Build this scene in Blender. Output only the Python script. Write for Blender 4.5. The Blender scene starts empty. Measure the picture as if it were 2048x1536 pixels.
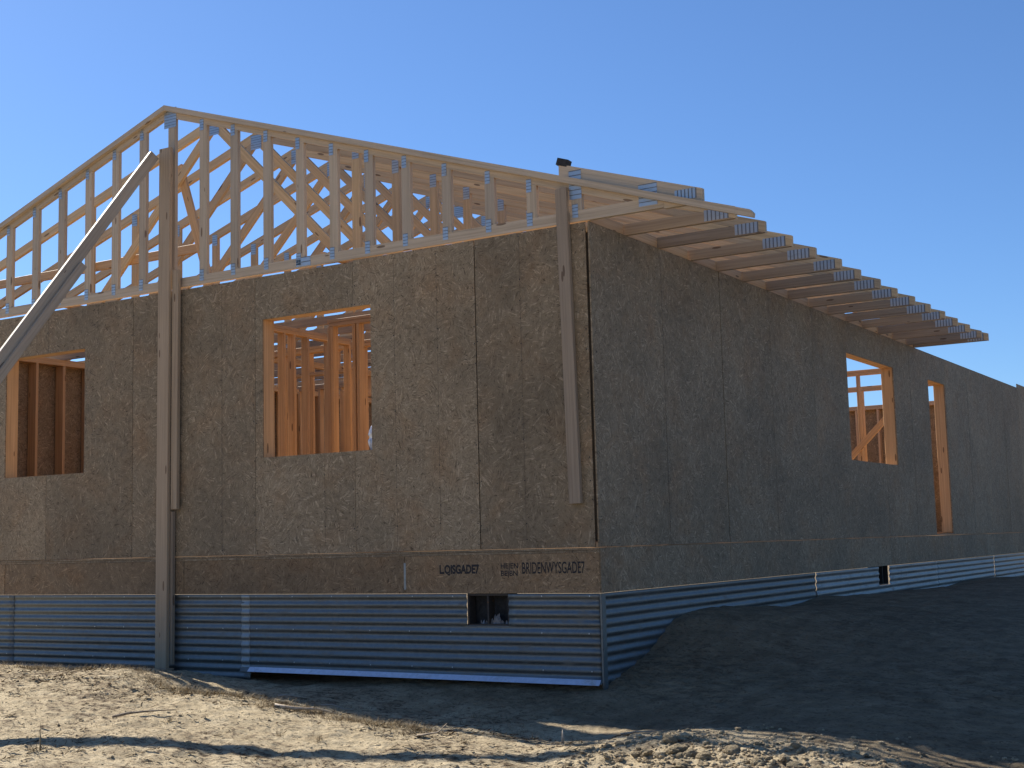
import bpy, bmesh, math, random
import numpy as np
from mathutils import Matrix, Vector

random.seed(7); RNG = np.random.default_rng(11)
scene = bpy.context.scene
COL = scene.collection

# ------------------------------------------------------------------ camera
cam_d = bpy.data.cameras.new('camera'); cam = bpy.data.objects.new('camera', cam_d); COL.objects.link(cam)
_yaw, _pitch, _roll = -0.5524692341322932, 0.11624283248142717, -0.026048632599951823
_f = Vector((math.sin(_yaw)*math.cos(_pitch), math.cos(_yaw)*math.cos(_pitch), math.sin(_pitch)))
_r = Vector((math.cos(_yaw), -math.sin(_yaw), 0)); _u = _r.cross(_f)
_r2 = _r*math.cos(_roll) + _u*math.sin(_roll); _u2 = -_r*math.sin(_roll) + _u*math.cos(_roll)
CAM = Vector((4.73046429731297, -8.831521179765193, 0.05079838532440654))
M = Matrix((_r2, _u2, -_f)).transposed().to_4x4(); M.translation = CAM
cam.matrix_world = M
cam_d.sensor_fit = 'HORIZONTAL'; cam_d.sensor_width = 36.0; cam_d.lens = 36.0*2713.27/2048.0
cam_d.clip_start = 0.1; cam_d.clip_end = 2000.0
scene.camera = cam

# ------------------------------------------------------------------ light
LIGHT = Vector((1.2, -0.295, -1.0)).normalized()            # the way the sunlight travels
SUN_EL = math.asin(-LIGHT.z)
SUN_AZ = math.atan2(-LIGHT.x, -LIGHT.y)                    # clockwise from +Y
world = bpy.data.worlds.new('World'); scene.world = world; world.use_nodes = True
wn = world.node_tree.nodes; wl = world.node_tree.links
bg = wn['Background']
sky = wn.new('ShaderNodeTexSky'); sky.sky_type = 'NISHITA'; sky.sun_disc = False
sky.sun_elevation = SUN_EL; sky.sun_rotation = SUN_AZ
sky.altitude = 2200.0; sky.air_density = 1.2; sky.dust_density = 1.6; sky.ozone_density = 10.0
wl.new(sky.outputs[0], bg.inputs[0]); bg.inputs[1].default_value = 0.080
sun_d = bpy.data.lights.new('sun', 'SUN'); sun_d.energy = 5.0; sun_d.angle = math.radians(0.53); sun_d.color = (1.0, 0.95, 0.86)
sun = bpy.data.objects.new('sun', sun_d); COL.objects.link(sun)
sun.rotation_euler = LIGHT.to_track_quat('-Z', 'Y').to_euler()
sun.location = (-20, 5, 20)
vs = scene.view_settings
vs.view_transform = 'Standard'; vs.look = 'None'; vs.exposure = 0.85; vs.gamma = 1.0; vs.use_curve_mapping = False
scene.render.engine = 'CYCLES'
scene.cycles.use_denoising = True
scene.cycles.max_bounces = 10; scene.cycles.diffuse_bounces = 6

# ------------------------------------------------------------------ materials
MATS = {}
class NT:
    def __init__(s, name):
        m = bpy.data.materials.new(name); m.use_nodes = True; s.m = m; s.t = m.node_tree; s.n = s.t.nodes; s.l = s.t.links
        s.b = s.n['Principled BSDF']; MATS[name] = m
    def node(s, typ, **kw):
        n = s.n.new(typ)
        for k, v in kw.items():
            if k.startswith('i_'):
                key = k[2:]; key = int(key) if key.isdigit() else key
                n.inputs[key].default_value = v
            else: setattr(n, k, v)
        return n
    def link(s, a, b): s.l.new(a, b)
    def math(s, op, a, b=None, c=None, clamp=False):
        n = s.n.new('ShaderNodeMath'); n.operation = op; n.use_clamp = clamp
        for i, v in enumerate((a, b, c)):
            if v is None: continue
            if isinstance(v, (int, float)): n.inputs[i].default_value = v
            else: s.l.new(v, n.inputs[i])
        return n.outputs[0]
    def ramp(s, fac, stops, interp='LINEAR'):
        n = s.n.new('ShaderNodeValToRGB'); cr = n.color_ramp; cr.interpolation = interp
        while len(cr.elements) < len(stops): cr.elements.new(0.5)
        for e, (p, c) in zip(cr.elements, stops):
            e.position = p; e.color = (*c, 1) if len(c) == 3 else c
        s.l.new(fac, n.inputs[0]); return n.outputs[0]
    def mix(s, fac, a, b, blend='MIX'):
        n = s.n.new('ShaderNodeMix'); n.data_type = 'RGBA'; n.blend_type = blend
        if isinstance(fac, (int, float)): n.inputs[0].default_value = fac
        else: s.l.new(fac, n.inputs[0])
        for i, v in ((6, a), (7, b)):
            if isinstance(v, tuple): n.inputs[i].default_value = (*v, 1)
            else: s.l.new(v, n.inputs[i])
        return n.outputs[2]
    def noise(s, vec, scale, detail=3, rough=0.55, dist=0.0):
        n = s.node('ShaderNodeTexNoise'); n.inputs['Scale'].default_value = scale; n.inputs['Detail'].default_value = detail
        n.inputs['Roughness'].default_value = rough; n.inputs['Distortion'].default_value = dist
        s.l.new(vec, n.inputs['Vector']); return n.outputs[0]
    def mapping(s, vec, scale=(1, 1, 1), loc=(0, 0, 0)):
        n = s.node('ShaderNodeMapping'); n.inputs['Scale'].default_value = scale; n.inputs['Location'].default_value = loc
        s.l.new(vec, n.inputs['Vector']); return n.outputs[0]
    def obj_vec(s, spread=17.0):
        tc = s.node('ShaderNodeTexCoord'); oi = s.node('ShaderNodeObjectInfo')
        r = s.math('MULTIPLY', oi.outputs['Random'], spread)
        c = s.node('ShaderNodeCombineXYZ'); s.l.new(r, c.inputs[0]); s.l.new(r, c.inputs[1]); s.l.new(r, c.inputs[2])
        a = s.node('ShaderNodeVectorMath', operation='ADD'); s.l.new(tc.outputs['Object'], a.inputs[0]); s.l.new(c.outputs[0], a.inputs[1])
        return a.outputs[0], oi.outputs['Random'], tc.outputs['Object']
    def bump(s, h, strength, dist, prev=None):
        n = s.node('ShaderNodeBump'); n.inputs['Strength'].default_value = strength; n.inputs['Distance'].default_value = dist
        s.l.new(h, n.inputs['Height'])
        if prev is not None: s.l.new(prev, n.inputs['Normal'])
        return n.outputs[0]
    def out(s, col=None, rough=None, normal=None, metal=None, spec=None):
        for key, v in (('Base Color', col), ('Roughness', rough), ('Normal', normal), ('Metallic', metal), ('Specular IOR Level', spec)):
            if v is None: continue
            if isinstance(v, tuple): s.b.inputs[key].default_value = (*v, 1)
            elif isinstance(v, (int, float)): s.b.inputs[key].default_value = v
            else: s.l.new(v, s.b.inputs[key])
        return s.m

def make_lumber(name, light, mid, dark, sat=1.0):
    s = NT(name); v, rnd, _ = s.obj_vec()
    g = s.noise(s.mapping(v, (0.55, 26, 26)), 2.2, 4, 0.6, 0.25)
    fine = s.noise(s.mapping(v, (2.5, 120, 120)), 2.0, 2, 0.6)
    vor = s.node('ShaderNodeTexVoronoi'); vor.inputs['Scale'].default_value = 2.6
    s.link(s.mapping(v, (1.0, 4.5, 4.5)), vor.inputs['Vector'])
    knot = s.math('LESS_THAN', vor.outputs['Distance'], 0.12)
    blot = s.noise(v, 1.7, 3)
    c = s.ramp(g, [(0.25, dark), (0.5, mid), (0.75, light)])
    c = s.mix(s.math('MULTIPLY', s.math('SUBTRACT', blot, 0.45, clamp=True), 0.9), c, tuple(x*0.72 for x in mid))
    c = s.mix(s.math('MULTIPLY', knot, 0.75), c, (0.10, 0.052, 0.026))
    hsv = s.node('ShaderNodeHueSaturation'); s.link(c, hsv.inputs['Color'])
    s.link(s.math('MULTIPLY_ADD', rnd, 0.36, 0.80), hsv.inputs['Value'])
    s.link(s.math('MULTIPLY_ADD', rnd, 0.16, 0.92), hsv.inputs['Saturation'])
    n = s.bump(s.math('ADD', g, s.math('MULTIPLY', fine, 0.5)), 0.25, 0.003)
    return s.out(hsv.outputs[0], 0.62, n, spec=0.3)
make_lumber('spruce_lumber', (0.66, 0.44, 0.25), (0.56, 0.355, 0.19), (0.42, 0.25, 0.125))
make_lumber('truss_lumber', (0.68, 0.50, 0.305), (0.57, 0.41, 0.24), (0.42, 0.29, 0.16))
make_lumber('weathered_lumber', (0.52, 0.415, 0.305), (0.445, 0.352, 0.255), (0.325, 0.25, 0.172))
make_lumber('aged_shaded_lumber', (0.42, 0.315, 0.215), (0.35, 0.26, 0.175), (0.255, 0.18, 0.115))
make_lumber('near_black_lumber', (0.05, 0.042, 0.036), (0.036, 0.03, 0.026), (0.022, 0.018, 0.016))  # near-black timber for the vent frames
make_lumber('dark_lumber', (0.16, 0.125, 0.09), (0.12, 0.09, 0.065), (0.07, 0.05, 0.036))

def make_osb(name, pale, mid, dark, tone=1.0):
    s = NT(name); v, rnd, raw = s.obj_vec(31.0)
    def strands(cell, sc, along, across, seed):
        vv = s.mapping(v, (1, 1, 1), (seed, seed*1.7, seed*0.6))
        warp = s.node('ShaderNodeTexNoise'); warp.inputs['Scale'].default_value = cell*1.3; warp.inputs['Detail'].default_value = 2
        s.link(vv, warp.inputs['Vector'])
        wv = s.node('ShaderNodeVectorMath', operation='MULTIPLY_ADD'); s.link(warp.outputs['Color'], wv.inputs[0])
        wv.inputs[1].default_value = (0.09, 0.09, 0.09); s.link(vv, wv.inputs[2])
        vo = s.node('ShaderNodeTexVoronoi'); vo.inputs['Scale'].default_value = cell; s.link(wv.outputs[0], vo.inputs['Vector'])
        sep = s.node('ShaderNodeSeparateColor'); s.link(vo.outputs['Color'], sep.inputs[0])
        rot = s.node('ShaderNodeVectorRotate'); rot.rotation_type = 'AXIS_ANGLE'; rot.inputs['Axis'].default_value = (0, 1, 0)
        s.link(vv, rot.inputs['Vector']); s.link(s.math('MULTIPLY', sep.outputs[0], 6.283), rot.inputs['Angle'])
        nz = s.noise(s.mapping(rot.outputs[0], (along, 3, across), (seed, 0, seed)), sc, 2.5, 0.6)
        return nz, sep.outputs[1]
    a, ta = strands(10.5, 1.0, 8.5, 78, 1.3)
    b, tb = strands(18.0, 1.0, 13, 120, 5.1)
    d_, td = strands(34.0, 1.0, 12, 90, 9.7)
    h = s.math('ADD', s.math('MULTIPLY_ADD', a, 0.42, s.math('MULTIPLY', b, 0.33)), s.math('MULTIPLY', d_, 0.25))
    big = s.noise(v, 1.3, 4, 0.6)
    c = s.ramp(h, [(0.37, dark), (0.46, mid), (0.53, mid), (0.62, pale)])
    flake = s.math('MULTIPLY', s.math('GREATER_THAN', a, 0.63), 0.55)
    c = s.mix(flake, c, tuple(min(1, x*1.25) for x in pale))
    chip = s.math('MULTIPLY', s.math('LESS_THAN', b, 0.375), 0.75)
    c = s.mix(chip, c, tuple(x*0.38 for x in dark))
    c = s.mix(s.math('MULTIPLY', s.math('SUBTRACT', ta, 0.55, clamp=True), 0.5), c, tuple(x*0.7 for x in mid))
    c = s.mix(s.math('MULTIPLY', tb, 0.16), c, pale)
    c = s.mix(s.math('MULTIPLY', s.math('SUBTRACT', td, 0.4, clamp=True), 0.55), c, tuple(x*0.8 for x in dark))
    c = s.mix(s.math('MULTIPLY', s.math('SUBTRACT', s.noise(v, 2.6, 5, 0.65, 0.4), 0.47, clamp=True), 2.2, clamp=True), c, s.mix(1.0, c, (0.86, 0.66, 0.50), 'MULTIPLY'))
    hsv = s.node('ShaderNodeHueSaturation'); s.link(c, hsv.inputs['Color'])
    s.link(s.math('MULTIPLY_ADD', big, 0.85, s.math('MULTIPLY_ADD', rnd, 0.24, 0.36)), hsv.inputs['Value'])
    n = s.bump(h, 0.8, 0.010)
    return s.out(hsv.outputs[0], 0.7, n, spec=0.25)
make_osb('strand_board', (0.45, 0.345, 0.226), (0.284, 0.213, 0.132), (0.142, 0.098, 0.057))
make_osb('strand_board_rim', (0.43, 0.30, 0.175), (0.275, 0.184, 0.103), (0.142, 0.088, 0.049))
make_osb('strand_board_floor', (0.66, 0.42, 0.21), (0.55, 0.33, 0.155), (0.42, 0.24, 0.105))

def make_metal(name, col, rough, spangle=0.12):
    s = NT(name); v, rnd, _ = s.obj_vec()
    vo = s.node('ShaderNodeTexVoronoi'); vo.inputs['Scale'].default_value = 42; s.link(v, vo.inputs['Vector'])
    sp = s.node('ShaderNodeSeparateColor'); s.link(vo.outputs['Color'], sp.inputs[0])
    st = s.noise(s.mapping(v, (1.2, 1.2, 5)), 1.6, 5, 0.65)
    k = s.math('ADD', s.math('MULTIPLY', sp.outputs[0], spangle), s.math('MULTIPLY_ADD', st, 0.55, 0.62))
    c = s.mix(1.0, col, (1, 1, 1), 'MULTIPLY')
    hsv = s.node('ShaderNodeHueSaturation'); s.link(c, hsv.inputs['Color']); s.link(k, hsv.inputs['Value'])
    r = s.math('MULTIPLY_ADD', st, 0.25, rough-0.1)
    n = s.bump(st, 0.06, 0.01)
    mud = s.math('MULTIPLY', s.math('SUBTRACT', s.noise(s.mapping(v, (1.0, 1.0, 2.4)), 5.5, 6, 0.7), 0.56, clamp=True), 7.0, clamp=True)
    c = s.mix(s.math('MULTIPLY', mud, 0.5), hsv.outputs[0], (0.20, 0.165, 0.115))
    return s.out(c, s.math('MULTIPLY_ADD', mud, 0.2, r), n, metal=s.math('MULTIPLY_ADD', mud, -0.6, 1.0))
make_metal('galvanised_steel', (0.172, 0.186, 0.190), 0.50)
make_metal('lip_glint_steel', (0.62, 0.65, 0.70), 0.42)
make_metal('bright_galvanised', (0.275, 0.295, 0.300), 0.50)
make_metal('plate_steel', (0.45, 0.49, 0.52), 0.45, 0.05)
s = NT('plate_slot'); s.out((0.15, 0.155, 0.165), 0.7)
s = NT('felt_and_vent_dark'); v, _, _ = s.obj_vec(); s.out(s.ramp(s.noise(v, 30), [(0.3, (0.012, 0.012, 0.013)), (0.7, (0.035, 0.036, 0.038))]), 0.85)
s = NT('printed_ink'); s.out((0.012, 0.011, 0.013), 0.7)
s = NT('scored_mark'); s.out((0.135, 0.10, 0.068), 0.8)
s = NT('worn_ink'); v, _, _ = s.obj_vec(); s.out((0.014, 0.013, 0.015), 0.75)
_tr = s.node('ShaderNodeBsdfTransparent'); _mx = s.node('ShaderNodeMixShader')
s.link(s.math('MULTIPLY', s.math('SUBTRACT', s.noise(s.mapping(v, (1, 1, 0.6)), 75, 4, 0.7), 0.59, clamp=True), 9.0, clamp=True), _mx.inputs[0])
s.link(s.b.outputs[0], _mx.inputs[1]); s.link(_tr.outputs[0], _mx.inputs[2]); s.link(_mx.outputs[0], s.n['Material Output'].inputs[0])
s = NT('clear_plastic'); v, _, _ = s.obj_vec(); s.out(s.ramp(s.noise(v, 14), [(0.35, (0.42, 0.46, 0.55)), (0.65, (0.80, 0.82, 0.86))]), 0.25, spec=0.6)
s = NT('dirty_plastic'); s.out((0.16, 0.165, 0.175), 0.4)
s = NT('dark_straw'); v, rnd, _ = s.obj_vec(); s.out(s.ramp(s.noise(v, 5, 2), [(0.35, (0.05, 0.036, 0.025)), (0.65, (0.17, 0.125, 0.08))]), 0.85, spec=0.1)
s = NT('straw'); v, rnd, _ = s.obj_vec(); tc = s.node('ShaderNodeTexCoord')
s.out(s.ramp(s.noise(tc.outputs['Object'], 9, 2), [(0.3, (0.10, 0.072, 0.042)), (0.5, (0.26, 0.195, 0.11)), (0.7, (0.44, 0.35, 0.21))]), 0.8, spec=0.1)
s = NT('bark'); v, _, _ = s.obj_vec(); s.out(s.ramp(s.noise(s.mapping(v, (2, 20, 20)), 4), [(0.3, (0.10, 0.07, 0.05)), (0.7, (0.32, 0.25, 0.17))]), 0.85, s.bump(s.noise(v, 40), 0.5, 0.01))
def make_soil(name, geo=True):
    s = NT(name); tc = s.node('ShaderNodeTexCoord'); v = tc.outputs['Object']
    big = s.noise(v, 0.9, 5, 0.6); med = s.noise(v, 5.5, 6, 0.65, 0.3); fin = s.noise(s.mapping(v, (1, 1.5, 1.5)), 30, 5, 0.72); grit = s.noise(v, 150, 3, 0.7)
    streak = s.noise(s.mapping(v, (2.2, 7.0, 4)), 3.2, 6, 0.7, 0.5)
    c = s.ramp(med, [(0.30, (0.36, 0.280, 0.175)), (0.50, (0.53, 0.425, 0.272)), (0.70, (0.63, 0.515, 0.34))])
    m = s.math('MULTIPLY', s.math('SUBTRACT', s.math('MULTIPLY_ADD', streak, 0.7, s.math('MULTIPLY', big, 0.4)), 0.55, clamp=True), 9.0, clamp=True)
    c = s.mix(s.math('MULTIPLY', m, 0.75), c, (0.165, 0.118, 0.078))
    sp = s.math('MULTIPLY', s.math('SUBTRACT', s.math('MULTIPLY_ADD', m, 0.09, fin), 0.555, clamp=True), 14.0, clamp=True)
    c = s.mix(s.math('MULTIPLY', sp, 0.78), c, (0.085, 0.060, 0.042))
    if geo:                                             # darker brown painted into the soil to deepen the shade by side wall and corner
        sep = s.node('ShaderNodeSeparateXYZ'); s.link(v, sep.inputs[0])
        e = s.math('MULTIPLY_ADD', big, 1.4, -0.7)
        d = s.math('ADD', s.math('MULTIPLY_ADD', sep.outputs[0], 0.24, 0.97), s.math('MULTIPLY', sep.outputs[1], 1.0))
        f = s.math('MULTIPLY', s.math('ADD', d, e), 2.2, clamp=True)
        shade_soil = s.ramp(med, [(0.30, (0.135, 0.100, 0.064)), (0.52, (0.20, 0.150, 0.094)), (0.72, (0.265, 0.203, 0.128))])
        shade_soil = s.mix(s.math('MULTIPLY', sp, 0.5), shade_soil, (0.075, 0.054, 0.036))
        c = s.mix(s.math('MULTIPLY', f, 0.85), c, shade_soil)
    n = s.bump(fin, 0.9, 0.03); n = s.bump(grit, 0.55, 0.008, n)
    return s.out(c, 0.95, n, spec=0.08)
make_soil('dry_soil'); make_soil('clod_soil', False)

# ------------------------------------------------------------------ helpers
def link(o, parent=None):
    COL.objects.link(o)
    if parent is not None: o.parent = parent
    return o
def mesh_obj(name, verts, faces, mat, parent=None, mat4=None, mesh=None, smooth=False):
    if mesh is None:
        mesh = bpy.data.meshes.new(name); mesh.from_pydata([tuple(v) for v in verts], [], faces); mesh.update()
        for m in (mat if isinstance(mat, (list, tuple)) else [mat]): mesh.materials.append(MATS[m])
        if smooth:
            for p in mesh.polygons: p.use_smooth = True
    o = bpy.data.objects.new(name, mesh)
    if mat4 is not None: o.matrix_basis = mat4
    return link(o, parent)
def thing(name, label, cat, loc=(0, 0, 0), group=None):
    o = bpy.data.objects.new(name, None); o.location = loc; o.empty_display_size = 0.1
    o['label'] = label; o['category'] = cat
    if group: o['group'] = group
    return link(o)
def tag(o, label, cat, group=None, kind=None):
    o['label'] = label; o['category'] = cat
    if group: o['group'] = group
    if kind: o['kind'] = kind
    return o
def copy_tree(o, parent=None):
    c = o.copy(); COL.objects.link(c); c.parent = parent
    for ch in list(o.children): copy_tree(ch, c)
    return c

_cache = {}
def prism(pts, t, key=None, chamfer=0.0):
    """polygon in local x/z (anticlockwise seen from -y), thickness t along y centred -> (verts, faces)"""
    n = len(pts)
    a = sum(pts[i][0]*pts[(i+1) % n][1]-pts[(i+1) % n][0]*pts[i][1] for i in range(n))
    if a < 0: pts = pts[::-1]
    vs_ = [(x, -t/2, z) for x, z in pts]+[(x, t/2, z) for x, z in pts]
    fs = [tuple(range(n)), tuple(range(2*n-1, n-1, -1))]
    fs += [(i+n, (i+1) % n+n, (i+1) % n, i)[::-1] for i in range(n)]
    fs = [f if i < 2 else f[::-1] for i, f in enumerate(fs)]
    return vs_, fs
def box_verts(x0, x1, y0, y1, z0, z1):
    v = [(x, y, z) for x in (x0, x1) for y in (y0, y1) for z in (z0, z1)]
    return v, [(0, 1, 3, 2), (4, 6, 7, 5), (0, 4, 5, 1), (2, 3, 7, 6), (0, 2, 6, 4), (1, 5, 7, 3)]
def chamfer_box(L, w, t, c=0.003):
    """long box from x=0..L with eased long edges"""
    prof = [(-w/2+c, -t/2), (w/2-c, -t/2), (w/2, -t/2+c), (w/2, t/2-c), (w/2-c, t/2), (-w/2+c, t/2), (-w/2, t/2-c), (-w/2, -t/2+c)]
    v = [(0, a, b) for a, b in prof]+[(L, a, b) for a, b in prof]
    f = [tuple(range(7, -1, -1)), tuple(range(8, 16))]+[(i, (i+1) % 8, (i+1) % 8+8, i+8) for i in range(8)]
    return v, f
def lumber(name, p0, p1, wdir, w, t, mat='spruce_lumber', parent=None):
    """board from p0 to p1 (centre line), its wide face w along wdir, thickness t across"""
    p0 = Vector(p0); p1 = Vector(p1); d = p1-p0; L = d.length; d.normalize()
    wd = Vector(wdir); wd = (wd-d*wd.dot(d)).normalized(); td = d.cross(wd)
    key = (round(L, 3), w, t, mat)
    if key not in _cache:
        v, f = chamfer_box(L, w, t)
        m = bpy.data.meshes.new(name); m.from_pydata(v, [], f); m.materials.append(MATS[mat]); _cache[key] = m
    M4 = Matrix((d, wd, td)).transposed().to_4x4(); M4.translation = p0
    return mesh_obj(name, None, None, None, parent, M4, _cache[key])
def join_boxes(name, boxes, mat, parent=None, mat4=None, mats=None):
    V, F, mi = [], [], []
    for k, b in enumerate(boxes):
        v, f = box_verts(*b[:6]); o = len(V); V += v; F += [tuple(i+o for i in q) for q in f]
        mi += [b[6] if len(b) > 6 else 0]*6
    ob = mesh_obj(name, V, F, mat, parent, mat4)
    for p, i in zip(ob.data.polygons, mi): p.material_index = i
    return ob
def clip(poly, n, d):
    """keep n.p <= d"""
    out = []
    for i in range(len(poly)):
        a, b = poly[i], poly[(i+1) % len(poly)]
        da, db = n[0]*a[0]+n[1]*a[1]-d, n[0]*b[0]+n[1]*b[1]-d
        if da <= 0: out.append(a)
        if (da < 0 < db) or (db < 0 < da):
            k = da/(da-db); out.append((a[0]+(b[0]-a[0])*k, a[1]+(b[1]-a[1])*k))
    return out
def plane_part(name, poly, ang, t, y, mat, parent):
    """polygon in the truss plane (x,z); grain along ang; becomes an object whose local x is the grain"""
    c, s_ = math.cos(ang), math.sin(ang); ox, oz = poly[0]
    loc = [((x-ox)*c+(z-oz)*s_, -(x-ox)*s_+(z-oz)*c) for x, z in poly]
    v, f = prism(loc, t)
    M4 = Matrix.Rotation(-ang, 4, 'Y'); M4.translation = Vector((ox, y, oz))
    return mesh_obj(name, v, f, mat, parent, M4)
def strip(a, b, w, ext=0.0):
    d = Vector(b)-Vector(a); d.normalize(); n = Vector((-d.y, d.x))*w/2; a2 = Vector(a)-d*ext; b2 = Vector(b)+d*ext
    return [tuple(a2-n), tuple(b2-n), tuple(b2+n), tuple(a2+n)], math.atan2(d.y, d.x)

# nail plates: a pressed sheet with rows of raised bars (slots show dark between)
_plates = {}
def nail_plate(w, h, bars, vertical, parent, loc, ang=0.0):
    key = (w, h, bars, vertical)
    if key not in _plates:
        V, F, mi = [], [], []
        def add(b, k):
            v, f = box_verts(*b); o = len(V); V.extend(v); F.extend(tuple(i+o for i in q) for q in f); mi.extend([k]*6)
        add((-w/2, w/2, -0.0008, 0.0, -h/2, h/2), 1)
        for i in range(bars):
            if vertical:
                s0 = -w/2+w*i/bars; add((s0+w/bars*0.0, s0+w/bars*0.68, -0.002, -0.0009, -h/2, h/2), 0)
            else:
                s0 = -h/2+h*i/bars; add((-w/2, w/2, -0.002, -0.0009, s0, s0+h/bars*0.80), 0)
        m = bpy.data.meshes.new('nail_plate'); m.from_pydata(V, [], F); m.materials.append(MATS['plate_steel']); m.materials.append(MATS['plate_slot'])
        for p, k in zip(m.polygons, mi): p.material_index = k
        _plates[key] = m
    M4 = Matrix.Rotation(-ang, 4, 'Y'); M4.translation = Vector(loc)
    inv = parent.matrix_basis.inverted() if parent.type == 'MESH' else Matrix.Identity(4)
    return mesh_obj('nail_plate', None, None, None, parent, inv @ M4, _plates[key])

# ------------------------------------------------------------------ ground
WALL_T = 2.44
CTRL = np.array([
 (-8,-0.2,-1.06),(-6.5,-0.2,-1.07),(-4.9,-0.2,-1.05),(-4.45,-0.1,-0.985),(-4.0,-0.25,-1.0),(-3.4,-0.15,-1.05),(-2,-0.15,-1.07),(-1,-0.15,-1.07),(0.1,-0.1,-1.05),
 (-9,-1.15,-0.88),(-6.2,-1.15,-0.885),(-5.2,-1.15,-0.886),(-4.57,-1.15,-0.899),(-3.97,-1.15,-0.903),(-3.55,-1.1,-0.885),
 (-3.1,-1.2,-0.94),(-2.9,-1.22,-1.015),(-2.35,-1.26,-1.015),(-1.73,-1.3,-1.065),(-1.32,-1.34,-1.105),(-0.79,-1.38,-1.13),(-0.37,-1.41,-1.152),(0.03,-1.44,-1.17),(0.45,-1.47,-1.185),
 (-3.0,-0.7,-1.06),(-2,-0.7,-1.14),(-1,-0.75,-1.19),(0,-0.75,-1.21),(0.5,-0.9,-1.22),
 (-2.72,-3.06,-1.125),(-2.12,-2.84,-1.13),(-1.43,-2.6,-1.16),(-0.93,-2.44,-1.195),(-0.5,-2.3,-1.215),(-0.12,-2.16,-1.22),(0.24,-2.01,-1.21),(0.62,-1.85,-1.185),(1.01,-1.67,-1.135),(1.22,-1.56,-1.10),
 (-5,-2.4,-1.03),(-7,-2.5,-1.0),(-9,-3,-1.05),(-4,-4,-1.18),(-1.5,-3.6,-1.23),(0,-4,-1.33),(4,-4,-1.42),(4.7,-8.8,-1.55),(-3,-8,-1.5),(10,-8,-1.5),(-12,-8,-1.4),
 (1.5,-1.45,-1.12),(2.0,-1.55,-1.14),(2.5,-1.5,-1.18),(3.0,-1.5,-1.25),(1.8,-2.1,-1.22),(3,-2.4,-1.36),(1.2,-2.2,-1.29),
 (0.02,0.34,-0.93),(0.02,0.77,-0.81),(0.02,1.2,-0.63),(0.02,1.95,-0.535),(0.02,2.84,-0.565),(0.02,3.72,-0.625),(0.02,4.7,-0.595),(0.02,5.7,-0.612),(0.02,7.6,-0.635),(0.02,9.2,-0.685),(0.02,10.8,-0.635),(0.02,12.3,-0.652),(0.02,14.4,-0.782),(0.02,17,-0.8),
 (1.7,6.3,-0.635),(1.35,8.0,-0.575),(2.6,6.5,-0.66),(0.6,0.2,-1.0),(0.7,1.0,-0.80),(1.0,2.0,-0.68),(2,2.0,-0.78),(2,0.5,-0.96),(3,0,-1.08),(4,2,-0.98),(3,4,-0.80),(6,0,-1.25),(6,5,-0.95),(3,9,-0.80),(8,12,-0.9),(12,3,-1.2),
 (-4,4,-1.15),(-4,10,-1.1),(-4,16,-1.0),(-10,1,-1.05),(-12,5,-1.1),(-12,16,-1.1),(0,24,-1.0),(14,20,-1.1),(-20,-5,-1.2),(-20,25,-1.2),(22,-8,-1.4),(24,22,-1.2),(0,-18,-1.6),
])
def _tps_fit(P, z):
    d = np.linalg.norm(P[:, None]-P[None], axis=2); K = np.where(d > 0, d*d*np.log(d+1e-12), 0)+1e-3*np.eye(len(P))
    A = np.hstack([np.ones((len(P), 1)), P]); S = np.block([[K, A], [A.T, np.zeros((3, 3))]])
    return np.linalg.solve(S, np.concatenate([z, np.zeros(3)]))
_W = _tps_fit(CTRL[:, :2], CTRL[:, 2])
def tps(x, y):
    sh = x.shape; Q = np.stack([x.ravel(), y.ravel()], 1); out = np.full(len(Q), _W[-3])+Q@_W[-2:]
    for i in range(len(CTRL)):
        r2 = ((Q-CTRL[i, :2])**2).sum(1); out += _W[i]*0.5*r2*np.log(r2+1e-12)
    return out.reshape(sh)
def vnoise(x, y, seed):
    xi = np.floor(x).astype(np.int64); yi = np.floor(y).astype(np.int64); fx = x-xi; fy = y-yi
    fx = fx*fx*fx*(fx*(fx*6-15)+10); fy = fy*fy*fy*(fy*(fy*6-15)+10)
    def h(a, b):
        n = (a*374761393+b*668265263+seed*1442695041) & 0xffffffff
        n = ((n ^ (n >> 13))*1274126177) & 0xffffffff
        return ((n ^ (n >> 16)) & 0xffff)/65535.0
    return (h(xi, yi)*(1-fx)+h(xi+1, yi)*fx)*(1-fy)+(h(xi, yi+1)*(1-fx)+h(xi+1, yi+1)*fx)*fy*1.0
def fbm(x, y, f, o, seed, gain=0.5):
    s_ = np.zeros_like(x); a = 1.0; t = 0
    for k in range(o):
        s_ += a*(vnoise(x*f+17*k, y*f-9*k, seed+k)-0.5); t += a; a *= gain; f *= 2.03
    return s_/t
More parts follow.
